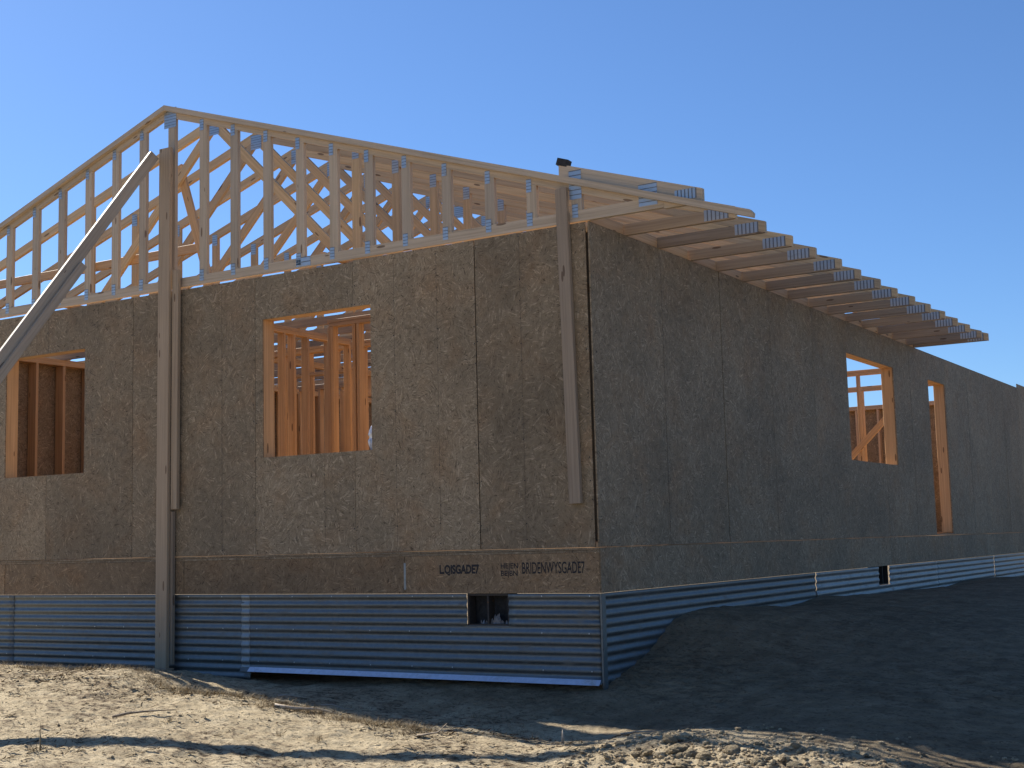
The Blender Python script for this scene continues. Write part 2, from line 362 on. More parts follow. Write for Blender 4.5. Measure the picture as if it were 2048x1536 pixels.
def ground_z(x, y):
    x = np.asarray(x, float); y = np.asarray(y, float)
    r = np.hypot(x, y); k = np.clip((r-16)/14, 0, 1); k = k*k*(3-2*k)
    z = tps(np.clip(x, -30, 30), np.clip(y, -30, 40))*(1-k)-1.25*k
    near = np.exp(-(r/14)**2)
    z = z+0.06*fbm(x, y, 0.9, 3, 3)*near
    z = z+0.032*fbm(x, y*1.6, 3.2, 4, 21, 0.55)*near
    lumps = np.clip(1-np.hypot((x-1.9)/1.5, (y+1.85)/0.7), 0, 1)
    rid = np.abs(fbm(x, y, 4.5, 3, 77)); z = z+lumps*(0.13*fbm(x, y, 3.7, 4, 55)+0.07*(0.2-rid))
    gr = np.clip(1-np.hypot((x+3.5)/4.5, (y+1.5)/1.1), 0, 1)
    z = z+gr*0.05*fbm(x*1.2, y*2.2, 6, 4, 91, 0.6)
    rough = np.exp(-(r/9)**2)*(0.55+0.9*np.clip(fbm(x, y, 1.1, 2, 131)+0.25, 0, 1))
    z = z+rough*(0.026*(0.22-np.abs(fbm(x*0.7, y*1.6, 7.0, 3, 141, 0.6)))+0.024*(fbm(x*0.8, y*1.4, 17.0, 2, 151)))
    z = z+1.2*k*fbm(x, y, 0.03, 3, 5)
    return z
def axis(a, b, step, far):
    c = list(np.arange(a, b+1e-6, step)); s0 = step; lo, hi = [a], [b]
    while hi[-1] < far: s0 *= 1.07; hi.append(hi[-1]+s0); lo.append(lo[-1]-s0)
    return np.array(sorted(set(np.round(lo[1:]+c+hi[1:], 5))))
gx = axis(-5.3, 3.7, 0.0125, 420.0); gy = axis(-3.9, 0.4, 0.0125, 420.0)
GX, GY = np.meshgrid(gx, gy, indexing='ij'); GZ = ground_z(GX, GY)
nx, ny = GX.shape
gv = np.stack([GX.ravel(), GY.ravel(), GZ.ravel()], 1)
ii = (np.arange(nx-1)[:, None]*ny+np.arange(ny-1)[None]).ravel()
gf = np.stack([ii, ii+ny, ii+ny+1, ii+1], 1)
gm = bpy.data.meshes.new('ground')
gm.vertices.add(len(gv)); gm.vertices.foreach_set('co', gv.astype(np.float32).ravel())
gm.loops.add(gf.size); gm.loops.foreach_set('vertex_index', gf.astype(np.int32).ravel())
gm.polygons.add(len(gf)); gm.polygons.foreach_set('loop_start', np.arange(0, gf.size, 4, dtype=np.int32))
gm.polygons.foreach_set('use_smooth', np.ones(len(gf), dtype=bool))
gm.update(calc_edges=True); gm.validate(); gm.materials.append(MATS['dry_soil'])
ground = link(bpy.data.objects.new('ground', gm)); ground['kind'] = 'structure'; ground['label'] = 'dry tan soil, bare and lumpy, banked up round the house'
def gz(x, y): return float(ground_z(np.array([x]), np.array([y]))[0])

# ------------------------------------------------------------------ house: walls
house = thing('unfinished_house', 'unfinished house with strand board walls, open window holes and a corrugated metal skirt', 'house')
TH = 0.0115
def panel(name, a0, a1, z0, z1, holes, side, mat='strand_board', proud=0.0):
    """a sheathing sheet along a wall with holes cut; side 'gable' (Y=0 facing -Y), 'side' (X=0 facing +X), 'west', 'far'"""
    hs = [h for h in holes if h[0] < a1-1e-4 and h[1] > a0+1e-4 and h[2] < z1-1e-4 and h[3] > z0+1e-4]
    xs = sorted({0.0, a1-a0}|{min(max(v-a0, 0), a1-a0) for h in hs for v in h[:2]})
    zs = sorted({z0, z1}|{min(max(v, z0), z1) for h in hs for v in h[2:]})
    bm = bmesh.new(); vv = {}
    def gvx(i, j):
        if (i, j) not in vv: vv[(i, j)] = bm.verts.new((xs[i], 0, zs[j]))
        return vv[(i, j)]
    for i in range(len(xs)-1):
        for j in range(len(zs)-1):
            cx, cz = (xs[i]+xs[i+1])/2+a0, (zs[j]+zs[j+1])/2
            if any(h[0] < cx < h[1] and h[2] < cz < h[3] for h in hs): continue
            bm.faces.new([gvx(i, j), gvx(i+1, j), gvx(i+1, j+1), gvx(i, j+1)])
    r = bmesh.ops.extrude_face_region(bm, geom=bm.faces[:])
    bmesh.ops.translate(bm, vec=(0, TH, 0), verts=[e for e in r['geom'] if isinstance(e, bmesh.types.BMVert)])
    bmesh.ops.recalc_face_normals(bm, faces=bm.faces[:])
    m = bpy.data.meshes.new(name); bm.to_mesh(m); bm.free(); m.materials.append(MATS[mat])
    o = bpy.data.objects.new(name, m); link(o, house)
    if side == 'gable': o.location = (a0, -proud, 0)
    elif side == 'side': o.location = (proud, a0, 0); o.rotation_euler = (0, 0, math.pi/2)
    elif side == 'west': o.location = (-8.87, a0, 0); o.rotation_euler = (0, 0, math.pi/2)
    elif side == 'far': o.location = (a0, 16.36, 0)
    return o
G_HOLES = [(-3.259, -2.074, 0.834, 2.042), (-6.675, -5.521, 0.815, 2.008)]
S_HOLES = [(6.011, 7.823, 0.868, 2.074), (9.43, 10.288, 0.02, 2.072)]
gs = [-8.858, -7.30, -6.05, -4.865, -3.345, -2.253, -1.035, -0.034]
gaps = [0.004, 0.004, 0.004, 0.0035, 0.0045, 0.004, 0.009, 0.0]
for i in range(len(gs)-1):
    top = 2.436 if gs[i] > -2.3 else 2.424
    panel('osb_panel', gs[i]+gaps[i]/2, gs[i+1]-gaps[i+1]/2, 0.0+0.003*(i % 2), top, G_HOLES, 'gable', proud=0.0006*(i % 3))
ss = [0.002, 2.448, 4.886, 7.33, 9.77, 10.36, 12.80, 15.17, 16.36]
sg = [0.0, 0.011, 0.005, 0.003, 0.003, 0.004, 0.003, 0.003, 0.0]
for i in range(len(ss)-1):
    panel('osb_panel', ss[i]+sg[i]/2, ss[i+1]-sg[i+1]/2, 0.002, 2.438 if i < 7 else 2.505, S_HOLES, 'side', proud=0.0006*(i % 2))
# shallow scored lines (panel marking lines every stud)
for x in (-1.405, -1.83, -2.576, -3.74, -0.62):
    mesh_obj('scored_line', *box_verts(x-0.001, x+0.001, -0.0022, -0.0013, 0.06, 2.40 if not -3.26 < x < -2.07 else 0.82), 'scored_mark', house)
for y in (1.225, 3.66, 6.1, 8.55, 11.58, 13.98):
    if 6.0 < y < 7.9: continue
    mesh_obj('scored_line', *box_verts(0.0013, 0.0022, y-0.0018, y+0.0018, 0.05, 2.40), 'scored_mark', house)
# rim boards below the floor line
rs = [-8.858, -6.64, -4.2, -1.763, -0.002]
for i in range(len(rs)-1):
    o = panel('rim_board', rs[i]+0.003, rs[i+1]-0.003, -0.332, -0.040, [], 'gable', 'strand_board_rim', 0.002)
rim_corner = o
rr = [0.002, 2.44, 7.3, 12.2, 16.36]
for i in range(len(rr)-1):
    panel('rim_board', rr[i]+0.002, rr[i+1]-0.002, -0.332, -0.003, [], 'side', 'strand_board', 0.0035)
# edge of the floor sheet and the sill strip seen as thin lines under the wall panels
mesh_obj('floor_edge', *box_verts(-8.85, -0.004, 0.0015, 0.05, -0.038, -0.020), 'strand_board', house)
mesh_obj('floor_edge', *box_verts(-8.85, -0.004, -0.001, 0.05, -0.017, -0.003), 'strand_board', house)
mesh_obj('flashing_strip', *box_verts(-1.772, -1.752, -0.004, -0.0025, -0.30, -0.09), 'bright_galvanised', house)
mesh_obj('floor_deck', *box_verts(-8.84, -0.03, 0.055, 16.33, -0.03, -0.002), 'strand_board_floor', house)
# west and far walls: sheathing whose inner face is seen between studs
for y0, y1 in zip([0.02, 2.44, 4.88, 7.32, 9.76, 12.2, 14.6], [2.437, 4.877, 7.317, 9.757, 12.197, 14.597, 16.34]):
    panel('osb_panel', y0, y1, -0.33, 2.43, [], 'west')
for x0, x1 in zip([-8.85, -6.4, -4.0, -1.6], [-6.403, -4.003, -1.603, -0.02]):
    panel('osb_panel', x0, x1, -0.33, 2.41, [], 'far')
# exterior wall framing (2x6)
D = 0.140
def stud(x, y, z0, z1, along, mat='spruce_lumber', depth=D, parent=house, name='stud'):
    return lumber(name, (x, y, z0), (x, y, z1), (0, 1, 0) if along == 'x' else (1, 0, 0), depth, 0.038, mat, parent)
yg = TH+0.002+D/2
GT = 2.436
def in_hole(a, hs, m=0.06): return any(h[0]-m < a < h[1]+m for h in hs)
lumber('top_plate', (-8.85, yg, 2.381), (-0.02, yg, 2.381), (0, 1, 0), D, 0.038, 'spruce_lumber', house)
lumber('bottom_plate', (-8.85, yg, 0.019), (-0.02, yg, 0.019), (0, 1, 0), D, 0.038, 'spruce_lumber', house)
for x in np.arange(-8.6, -0.1, 0.406):
    if not in_hole(x, G_HOLES): stud(float(x), yg, 0.039, 2.361, 'x')
for x in [v for v in gs[1:-1] if not in_hole(v, G_HOLES, 0.03)]: stud(x, yg, 0.039, 2.361, 'x', 'dark_lumber')
for h in G_HOLES:
    stud(h[0]-0.021, yg, 0.039, 2.361, 'x'); stud(h[1]+0.021, yg, 0.039, 2.361, 'x')
    lumber('header', (h[0], yg, h[3]+0.145), (h[1], yg, h[3]+0.145), (0, 0, 1), 0.286, D, 'spruce_lumber', house)
    lumber('window_sill', (h[0], yg, h[2]-0.021), (h[1], yg, h[2]-0.021), (0, 1, 0), D, 0.038, 'spruce_lumber', house)
xs_ = -TH-0.002-D/2
lumber('top_plate', (xs_, 0.16, 2.413), (xs_, 16.3, 2.413), (1, 0, 0), D, 0.038, 'spruce_lumber', house)
lumber('top_plate', (xs_, 0.16, 2.374), (xs_, 16.3, 2.374), (1, 0, 0), D, 0.038, 'spruce_lumber', house)
lumber('bottom_plate', (xs_, 0.16, 0.019), (xs_, 9.40, 0.019), (1, 0, 0), D, 0.038, 'spruce_lumber', house)
lumber('bottom_plate', (xs_, 10.31, 0.019), (xs_, 16.3, 0.019), (1, 0, 0), D, 0.038, 'spruce_lumber', house)
for y in [v for v in ss[1:5] if not in_hole(v, S_HOLES, 0.03)]: stud(xs_, y, 0.039, 2.354, 'y', 'dark_lumber')
for y in np.arange(0.35, 16.2, 0.406):
    if not in_hole(y, S_HOLES): stud(xs_, float(y), 0.039, 2.354, 'y')
for h in S_HOLES:
    stud(xs_, h[0]-0.021, 0.039, 2.354, 'y'); stud(xs_, h[1]+0.021, 0.039, 2.354, 'y')
    lumber('header', (xs_, h[0], h[3]+0.14), (xs_, h[1], h[3]+0.14), (0, 0, 1), 0.276, D, 'spruce_lumber', house)
h = S_HOLES[0]
lumber('window_sill', (xs_, h[0], h[2]-0.021), (xs_, h[1], h[2]-0.021), (1, 0, 0), D, 0.038, 'spruce_lumber', house)
lumber('corner_post', (-0.085, 0.085, 0.04), (-0.085, 0.085, 2.36), (1, 0, 0), 0.10, 0.10, 'dark_lumber', house)
lumber('top_plate', (-8.78, 0.16, 2.40), (-8.78, 16.2, 2.40), (1, 0, 0), D, 0.076, 'spruce_lumber', house)
lumber('bottom_plate', (-8.78, 0.16, 0.019), (-8.78, 16.2, 0.019), (1, 0, 0), D, 0.038, 'spruce_lumber', house)
for y in np.arange(0.4, 16.1, 0.406): stud(-8.78, float(y), 0.039, 2.361, 'y')
lumber('top_plate', (-8.7, 16.28, 2.385), (-0.2, 16.28, 2.385), (0, 1, 0), D, 0.076, 'spruce_lumber', house)
for x in np.arange(-8.4, -0.2, 0.406): stud(float(x), 16.28, 0.0, 2.345, 'x')

# ------------------------------------------------------------------ lettering printed on the rim board
def lettering(txt, x0, x1, z0, z1, bold=0.03):
    cu = bpy.data.curves.new('lettering', 'FONT'); cu.body = txt; cu.size = 1.0; cu.offset = bold; cu.extrude = 0.0
    to = bpy.data.objects.new('lettering', cu); COL.objects.link(to)
    dg = bpy.context.evaluated_depsgraph_get(); dg.update()
    me = bpy.data.meshes.new_from_object(to.evaluated_get(dg)); bpy.data.objects.remove(to)
    co = np.empty(len(me.vertices)*3); me.vertices.foreach_get('co', co); co = co.reshape(-1, 3)
    mn, mx = co.min(0), co.max(0)
    xx = x0+(co[:, 0]-mn[0])/(mx[0]-mn[0])*(x1-x0); zz = z0+(co[:, 1]-mn[1])/(mx[1]-mn[1])*(z1-z0)
    new = np.stack([xx-rim_corner.location.x, np.full_like(xx, -0.0012), zz], 1); me.vertices.foreach_set('co', new.ravel()); me.update()
    me.materials.clear(); me.materials.append(MATS['worn_ink'])
    o = bpy.data.objects.new('printed_lettering', me); return link(o, rim_corner)
lettering('L.QISGADE7', -1.425, -1.052, -0.194, -0.110, 0.042)
lettering('HE|EN\nBE|BN', -0.856, -0.70, -0.215, -0.105, 0.02)
lettering('BRIDENWYSGADE7', -0.665, -0.125, -0.188, -0.100, 0.012)

# ------------------------------------------------------------------ corrugated skirt
def corrugated(name, L, z_top, z_bot, holes, mat, loc, rot, seed, flare=False, pitch=0.0680, amp=0.0050, dent=0.003, phase=0.0):
    n = int((z_top-z_bot)/pitch*10); zs = np.linspace(z_top, z_bot, n+1)
    extra = sorted({v for h in holes for v in h[2:]}); zs = np.array(sorted(set(zs)|set(extra)))[::-1]
    xs = np.array(sorted(set(np.linspace(0, L, max(6, int(L/0.09))+1))|{v for h in holes for v in h[:2]}))
    X, Z = np.meshgrid(xs, zs, indexing='ij')
    ph = (z_top-Z)/pitch*2*np.pi+phase
    y = -amp*np.sin(ph)-0.25*amp*np.sin(3*ph)*0.3
    y = y+dent*fbm(X+seed*3.1, Z*2, 1.3, 3, seed)*2
    if flare:
        k = np.clip((z_bot+0.05-Z)/0.05, 0, 1); y = y*(1-k)+(-0.030*k+0.004*fbm(X, Z, 7, 2, seed+4))*k
    zj = Z+0.004*fbm(X, Z*0, 2.1, 3, seed+9)*((Z-z_bot) < 0.02)
    V = np.stack([X, y, zj], -1).reshape(-1, 3); nz = len(zs); F = []
    for i in range(len(xs)-1):
        for j in range(nz-1):
            cx, cz = (xs[i]+xs[i+1])/2, (zs[j]+zs[j+1])/2
            if any(h[0] < cx < h[1] and h[2] < cz < h[3] for h in holes): continue
            a = i*nz+j; F.append((a, a+1, a+nz+1, a+nz))
    o = mesh_obj(name, V.tolist(), F, mat, house, smooth=True)
    o.location = loc; o.rotation_euler = (0, 0, rot)
    md = o.modifiers.new('thickness', 'SOLIDIFY'); md.thickness = 0.0012; md.offset = 1.0
    return o
VG = (-1.178+3.52, -0.797+3.52, -0.577, -0.336)
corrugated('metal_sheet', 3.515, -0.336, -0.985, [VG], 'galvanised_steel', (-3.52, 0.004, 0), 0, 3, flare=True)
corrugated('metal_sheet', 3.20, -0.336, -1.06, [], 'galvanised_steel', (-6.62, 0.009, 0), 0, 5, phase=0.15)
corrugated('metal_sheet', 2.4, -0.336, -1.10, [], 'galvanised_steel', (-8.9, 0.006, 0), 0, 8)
corrugated('lap_strip', 0.095, -0.338, -0.955, [], 'bright_galvanised', (-3.515, 0.0005, 0), 0, 12, dent=0.003)
VS = (6.774, 7.183, -0.549, -0.336)
corrugated('metal_sheet', 4.63, -0.336, -1.12, [], 'galvanised_steel', (-0.006, 0.0, 0), math.pi/2, 21, dent=0.006)
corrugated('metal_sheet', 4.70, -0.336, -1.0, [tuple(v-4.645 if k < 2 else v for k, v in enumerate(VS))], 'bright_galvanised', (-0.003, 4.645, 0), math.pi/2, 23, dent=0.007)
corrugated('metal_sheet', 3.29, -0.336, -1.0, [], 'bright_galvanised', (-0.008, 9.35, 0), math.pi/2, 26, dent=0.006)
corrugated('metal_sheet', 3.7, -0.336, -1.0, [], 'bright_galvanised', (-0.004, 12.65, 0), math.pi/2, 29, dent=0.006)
lipv = [(-3.41, -0.012, -0.945), (-3.41, -0.046, -0.982), (-0.015, -0.012, -0.955), (-0.015, -0.046, -0.992), (-3.41, -0.010, -0.947), (-3.41, -0.044, -0.984), (-0.015, -0.010, -0.957), (-0.015, -0.044, -0.994)]
mesh_obj('bottom_lip', lipv, [(0, 1, 3, 2), (4, 6, 7, 5), (0, 4, 5, 1), (2, 3, 7, 6), (0, 2, 6, 4), (1, 5, 7, 3)], 'lip_glint_steel', house)  # added strip, its paler metal imitates sky reflected off the bottom flare
mesh_obj('corner_trim', *box_verts(-0.004, 0.010, -0.0125, -0.0110, -1.0, -0.337), 'galvanised_steel', house)
mesh_obj('corner_trim', *box_verts(0.0098, 0.0108, -0.0095, 0.05, -1.05, -0.337), 'galvanised_steel', house)
# nail heads in the sheathing and screws in the metal, too small to part singly
def dots(name, pts, r, mat, axis, kind_label):
    V, F = [], []
    for p in pts:
        o = len(V)
        for k in range(6):
            a, b = r*math.cos(k*math.pi/3), r*math.sin(k*math.pi/3)
            V.append((p[0]+a, p[1], p[2]+b) if axis == 'y' else (p[0], p[1]+a, p[2]+b))
        F.append(tuple(range(o, o+6)))
    ob = mesh_obj(name, V, F, mat, house); ob['kind'] = 'stuff'; return ob
P = []
for x in [v+d for v in gs[1:-1] for d in (-0.016, 0.016)]+[-1.405, -1.83, -2.576, -3.74, -0.62, -0.05, -4.3, -5.4, -6.9]:
    for z in np.arange(0.05, 2.42, 0.155):
        if any(h[0]-0.01 < x < h[1]+0.01 and h[2]-0.01 < z < h[3]+0.01 for h in G_HOLES) or random.random() < 0.25: continue
        P.append((x+random.gauss(0, 0.004), -0.0024, float(z)+random.gauss(0, 0.015)))
dots('nail_heads', P, 0.0055, 'printed_ink', 'y', '')
P = []
for y in [v+d for v in ss[1:7] for d in (-0.018, 0.018)]+[0.05, 1.225, 3.66, 0.62, 1.83, 3.05, 4.27, 5.49]:
    for z in np.arange(0.05, 2.42, 0.155):
        if any(h[0]-0.01 < y < h[1]+0.01 and h[2]-0.01 < z < h[3]+0.01 for h in S_HOLES) or random.random() < 0.25: continue
        P.append((0.0026, y+random.gauss(0, 0.004), float(z)+random.gauss(0, 0.015)))
dots('nail_heads', P, 0.0055, 'printed_ink', 'x', '')
P = [(x+random.gauss(0, 0.01), -0.0085, z) for x in np.arange(-8.6, -0.05, 0.405) for z in (-0.353, -0.625, -0.897) if not -1.19 < x < -0.78]
dots('screw_heads', P, 0.006, 'plate_steel', 'y', '')
# crawl space vents
def vent(parent, M4):
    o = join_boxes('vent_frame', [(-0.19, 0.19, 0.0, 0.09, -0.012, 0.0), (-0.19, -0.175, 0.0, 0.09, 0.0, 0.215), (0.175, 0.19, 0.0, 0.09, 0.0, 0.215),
        (-0.19, 0.19, 0.0, 0.09, 0.215, 0.232), (-0.012, 0.002, 0.005, 0.09, 0.0, 0.215)], 'near_black_lumber', parent, M4)
    join_boxes('vent_dark_back', [(-0.19, 0.19, 0.11, 0.12, -0.012, 0.232)], 'felt_and_vent_dark', o)  # black sheet stands in for the unlit crawl space
    return o
v1 = vent(house, Matrix.Translation((-0.9875, 0.012, -0.565)))
v2 = vent(house, Matrix.Translation((-0.012, 6.978, -0.537)) @ Matrix.Rotation(math.pi/2, 4, 'Z'))
V, F = [], []
for k in range(26):
    a = random.uniform(-0.11, 0.15); b = random.uniform(0, 0.05)*(1+0.6*math.sin(a*30)); w = random.uniform(0.012, 0.03)
    o = len(V); V += [(a, 0.02+random.uniform(0, 0.03), 0), (a+w, 0.02+random.uniform(0, 0.03), 0.002), (a+w*0.7, 0.03, b+0.012), (a+w*0.1, 0.035, b)]; F.append((o, o+1, o+2, o+3))
mesh_obj('torn_paper', V, F, 'dirty_plastic', v1)

# ------------------------------------------------------------------ roof trusses
XR, TIP = -4.43, 5.36
SL = 0.3215
def top_line(x): return 0.09+(TIP-abs(x))*SL
TH_ = math.atan(SL); CV = 0.089/math.cos(TH_)
def truss(loc):
    t = thing('roof_truss', '', 'roof truss', loc, 'roof trusses standing in a row along the house')
    parts = {}
    for s_ in (1, -1):
        x1 = TIP*s_
        poly = [(0.0005*s_, top_line(0)), (x1, top_line(x1)), (x1, top_line(x1)-CV), (0.0005*s_, top_line(0)-CV)]
        parts[('top', s_)] = plane_part('top_chord', poly, -TH_*s_, 0.038, 0.019, 'truss_lumber', t)
    xq = TIP-(CV+0.0)/SL+0.0
    def under(x): return top_line(x)-CV-0.001
    xb = TIP-(CV)/SL                                   # where the top chord's underside meets the bottom chord's top
    xi = TIP+0.09/SL-(0.09+CV)/SL
    zt = 0.0885
    xk = TIP-(zt-(0.09-CV-0.001))/SL
    poly = [(-TIP, 0.0), (TIP, 0.0)]
    if under(TIP) > 0.0: poly += [(TIP, under(TIP))]
    else: poly = [(-(TIP-(0-under(TIP))/SL), 0.0), (TIP-(0-under(TIP))/SL, 0.0)]
    poly += [(xk, zt), (-xk, zt)]
    if under(TIP) > 0.0: poly += [(-TIP, under(TIP))]
    bc = plane_part('bottom_chord', poly, 0.0, 0.038, 0.019, 'aged_shaded_lumber', t)  # darker lumber colour imitates the shade on the truss tails
    nb, nm = 1.787, 2.68
    n_ = (math.sin(TH_), math.cos(TH_))
    for s_ in (1, -1):
        for (a, b, lim) in (((0.03*s_, top_line(0)-0.10), (1.72*s_, 0.06), -1), ((1.74*s_, top_line(1.74)+0.1), (1.74*s_, 0.0), 1)):
            poly, ang = strip(a, b, 0.089, 0.12)
            poly = clip(poly, (SL*s_, 1), under(0))                                    # under this slope
            poly = clip(poly, (-SL*s_, 1), under(0))
            poly = clip(poly, (0, -1), -(zt+0.001))
            poly = clip(poly, (-s_, 0), -0.001)                                        # own half
            if lim < 0: poly = clip(poly, (s_, 0), 1.74-0.0455)
            parts[('web', s_, lim)] = plane_part('web', poly, ang, 0.036, 0.019, 'truss_lumber', t)
    for yy, fl in ((-0.0002, 0), ):
        for s_ in (1, -1):
            tc = parts[('top', s_)]
            nail_plate(0.20, 0.085, 6, True, tc, ((TIP-0.155)*s_, yy, 0.052))
            nail_plate(0.075, 0.13, 5, False, tc, (1.74*s_, yy, top_line(1.74)-0.10))
            nail_plate(0.13, 0.10, 5, False, bc, (1.72*s_, yy, 0.09))
        nail_plate(0.14, 0.15, 6, False, parts[('top', 1)], (0.0, yy, top_line(0)-0.11))
    return t
YS = [0.61*k for k in range(1, 15)]+[8.86]
t0 = truss((XR, YS[0], WALL_T))
ORD = ['second', 'third', 'fourth', 'fifth', 'sixth', 'seventh', 'eighth', 'ninth', 'tenth', 'eleventh', 'twelfth', 'thirteenth', 'fourteenth', 'fifteenth', 'sixteenth']
for k, y in enumerate(YS):
    t = t0 if k == 0 else copy_tree(t0)
    t.location = (XR+RNG.uniform(-0.012, 0.012)*(k > 0), y+RNG.uniform(-0.012, 0.012), WALL_T)
    if k == len(YS)-1: t['label'] = 'last roof truss, the one farthest from the studded gable truss'
    else: t['label'] = ORD[k]+' roof truss counted back from the studded gable truss, pale timber with steel plates'

# the gable end truss with its upright studs
gt = thing('gable_truss', 'gable end truss of pale timber filled with upright studs above the front wall', 'roof truss', (XR, 0.0, WALL_T), 'roof trusses standing in a row along the house')
GZ0 = 4.195-WALL_T; GSR, GSL = 0.3271, 0.338
GB = 0.008
def gtop(x): return GZ0-(GSR*x if x > 0 else -GSL*x)
gch = {}
xe_ = TIP-0.306
ZB0, ZB1 = GB, GB+0.087
for s_, sl_ in ((1, GSR), (-1, GSL)):
    cv = 0.089/math.cos(math.atan(sl_)); xe = (GZ0-0.012-cv/2-ZB1)/sl_+0.12
    poly = [(0.0005*s_, GZ0-0.012), (7*s_, GZ0-0.012-7*sl_), (7*s_, GZ0-0.012-7*sl_-cv), (0.0005*s_, GZ0-0.012-cv)]
    poly = clip(poly, (0, -1), -(ZB1+0.001)); poly = clip(poly, (s_, 0), xe_ if s_ > 0 else TIP)
    gch[s_] = plane_part('top_chord', poly, -math.atan(sl_)*s_, 0.038, 0.019, 'weathered_lumber', gt)
xe_ = TIP-0.306
gbc = plane_part('bottom_chord', [(-TIP, ZB0), (xe_, ZB0), (xe_, ZB1), (-TIP, ZB1)], 0, 0.038, 0.019, 'weathered_lumber', gt)
# raised tail piece on the eave end of the gable truss
x0 = -0.245-XR
poly = [(x0, top_line(x0)-0.008), (TIP, top_line(TIP)), (TIP, ZB1+0.0015), (TIP-0.2, ZB1+0.0015), (x0, gtop(x0)-0.010)]
poly = [(x0, top_line(x0)+0.012), (TIP, top_line(TIP)+0.012), (TIP, -0.002), (xe_+0.001, -0.002), (xe_+0.001, gtop(xe_)-0.0105), (x0, gtop(x0)-0.0105)]
tail = plane_part('tail_piece', poly, -TH_, 0.038, 0.0195, 'weathered_lumber', gt)
studs_x = [-0.098, -0.494, -0.878, -1.288, -1.69, -2.072, -2.451, -2.822, -3.2, -3.591, -3.972, -4.372, -4.753, -5.123, -5.497, -5.883, -6.265, -6.659, -7.05, -7.44, -7.83, -8.22, -8.6]
for X in studs_x:
    x = X-XR; sl_ = GSR if x > 0 else GSL; s_ = 1 if x > 0 else -1
    cv = 0.089/math.cos(math.atan(sl_))
    poly = [(x-0.0445, ZB1+0.001), (x+0.0445, ZB1+0.001), (x+0.0445, 3), (x-0.0445, 3)]
    poly = clip(poly, (GSR, 1), GZ0-0.013-cv); poly = clip(poly, (-GSL, 1), GZ0-0.013-cv)
    plane_part('stud', poly, math.pi/2, 0.036, 0.019, 'weathered_lumber', gt)
    j = random.uniform(-0.006, 0.006)
    nail_plate(0.05, 0.105, 4, False, gbc, (x-0.016+j, -0.0002, ZB1-0.005+j))
    if abs(x) > 0.1 and x < 4.0: nail_plate(0.045, 0.105, 4, False, gch[s_], (x-0.018+j, -0.0002, gtop(x)-0.012-cv-0.005+j))
nail_plate(0.155, 0.19, 7, False, gch[1], (0.04, -0.0002, GZ0-0.12))
nail_plate(0.105, 0.225, 6, False, tail, (4.325, -0.0003, gtop(4.325)-0.045))
nail_plate(0.15, 0.165, 5, False, tail, (4.93, -0.0003, gtop(4.93)-0.02))
nail_plate(0.17, 0.075, 6, True, tail, (5.23, -0.0002, top_line(5.23)-0.055))
nail_plate(0.16, 0.08, 2, False, gbc, (-2.79-XR, -0.0002, ZB0+0.05))
# long rake board nailed along the face of each slope
rk = thing('rake_board', 'long thin board along the right gable slope, its end sticking past the eave', 'board', (XR, -0.002, WALL_T), 'rake boards on the gable')
poly = [(0.0, GZ0), (1.30-XR, gtop(1.30-XR)), (1.325-XR, gtop(1.325-XR)-0.02), (1.32-XR, gtop(1.32-XR)-0.052), (0.0, GZ0-0.050)]
plane_part('plank', poly, -math.atan(GSR), 0.042, -0.0215, 'weathered_lumber', rk)
rk2 = thing('rake_board', 'long thin board along the left slope of the gable, rising to the peak', 'board', (XR, -0.002, WALL_T), 'rake boards on the gable')
poly = [(-0.001, GZ0), (-TIP, gtop(-TIP)), (-TIP, gtop(-TIP)-0.055), (-0.001, GZ0-0.050)]
plane_part('plank', poly, math.atan(GSL), 0.042, -0.0215, 'weathered_lumber', rk2)
# blocks between the truss tails on the side wall
prevy = 0.038
for y in YS:
    o = lumber('eave_block', (-0.03, prevy+0.004, WALL_T+0.047), (-0.03, y-0.016, WALL_T+0.047), (0, 0, 1), 0.086, 0.038, 'spruce_lumber', house); prevy = y+0.052

# ------------------------------------------------------------------ inside partitions
def partition(label, p0, p1, top=2.436, gaps=(), sheathed=None, header=None, step=0.406, dbl=()):
    p0 = Vector((*p0, 0)); p1 = Vector((*p1, 0)); d = (p1-p0); L = d.length; d.normalize(); n = Vector((-d.y, d.x, 0))
    t = thing('partition_wall', label, 'stud wall', tuple(p0), 'open stud partitions inside the house')
    def brd(name, a, b, z, mat='spruce_lumber'):
        return lumber(name, tuple(d*a+Vector((0, 0, z))), tuple(d*b+Vector((0, 0, z))), tuple(n), 0.089, 0.038, mat, t)
    brd('top_plate', 0, L, top-0.0195); brd('top_plate', 0.02, L-0.02, top-0.059)
    cur = 0.0
    for g in sorted(gaps): brd('bottom_plate', cur, g[0], 0.019); cur = g[1]
    if cur < L-0.05: brd('bottom_plate', cur, L, 0.019)
    ss_ = [0.02]+list(np.arange(step, L-0.1, step))+[L-0.02]+list(dbl)
    for a in ss_:
        if any(g[0]-0.01 < a < g[1]+0.01 for g in gaps): a = float(a); z0 = 2.12
        else: z0 = 0.039
        b = d*float(a)
        lumber('stud', tuple(b+Vector((0, 0, z0))), tuple(b+Vector((0, 0, top-0.079))), tuple(n), 0.089, 0.038, 'spruce_lumber', t)
    for g in gaps:
        brd('header', g[0]-0.04, g[1]+0.04, 2.10)
        for a in (g[0]-0.03, g[1]+0.03):
            lumber('stud', tuple(d*a+Vector((0, 0, 0.039))), tuple(d*a+Vector((0, 0, 2.08))), tuple(n), 0.089, 0.038, 'spruce_lumber', t)
    return t
partition('open stud wall running back behind the middle window of the front wall', (-4.9, 0.17), (-5.02, 3.4), dbl=(1.35, 2.2))
partition('open stud wall crossing behind the right edge of the middle front window', (-4.35, 2.25), (-0.20, 2.25), dbl=(0.06, 0.35, 0.75))
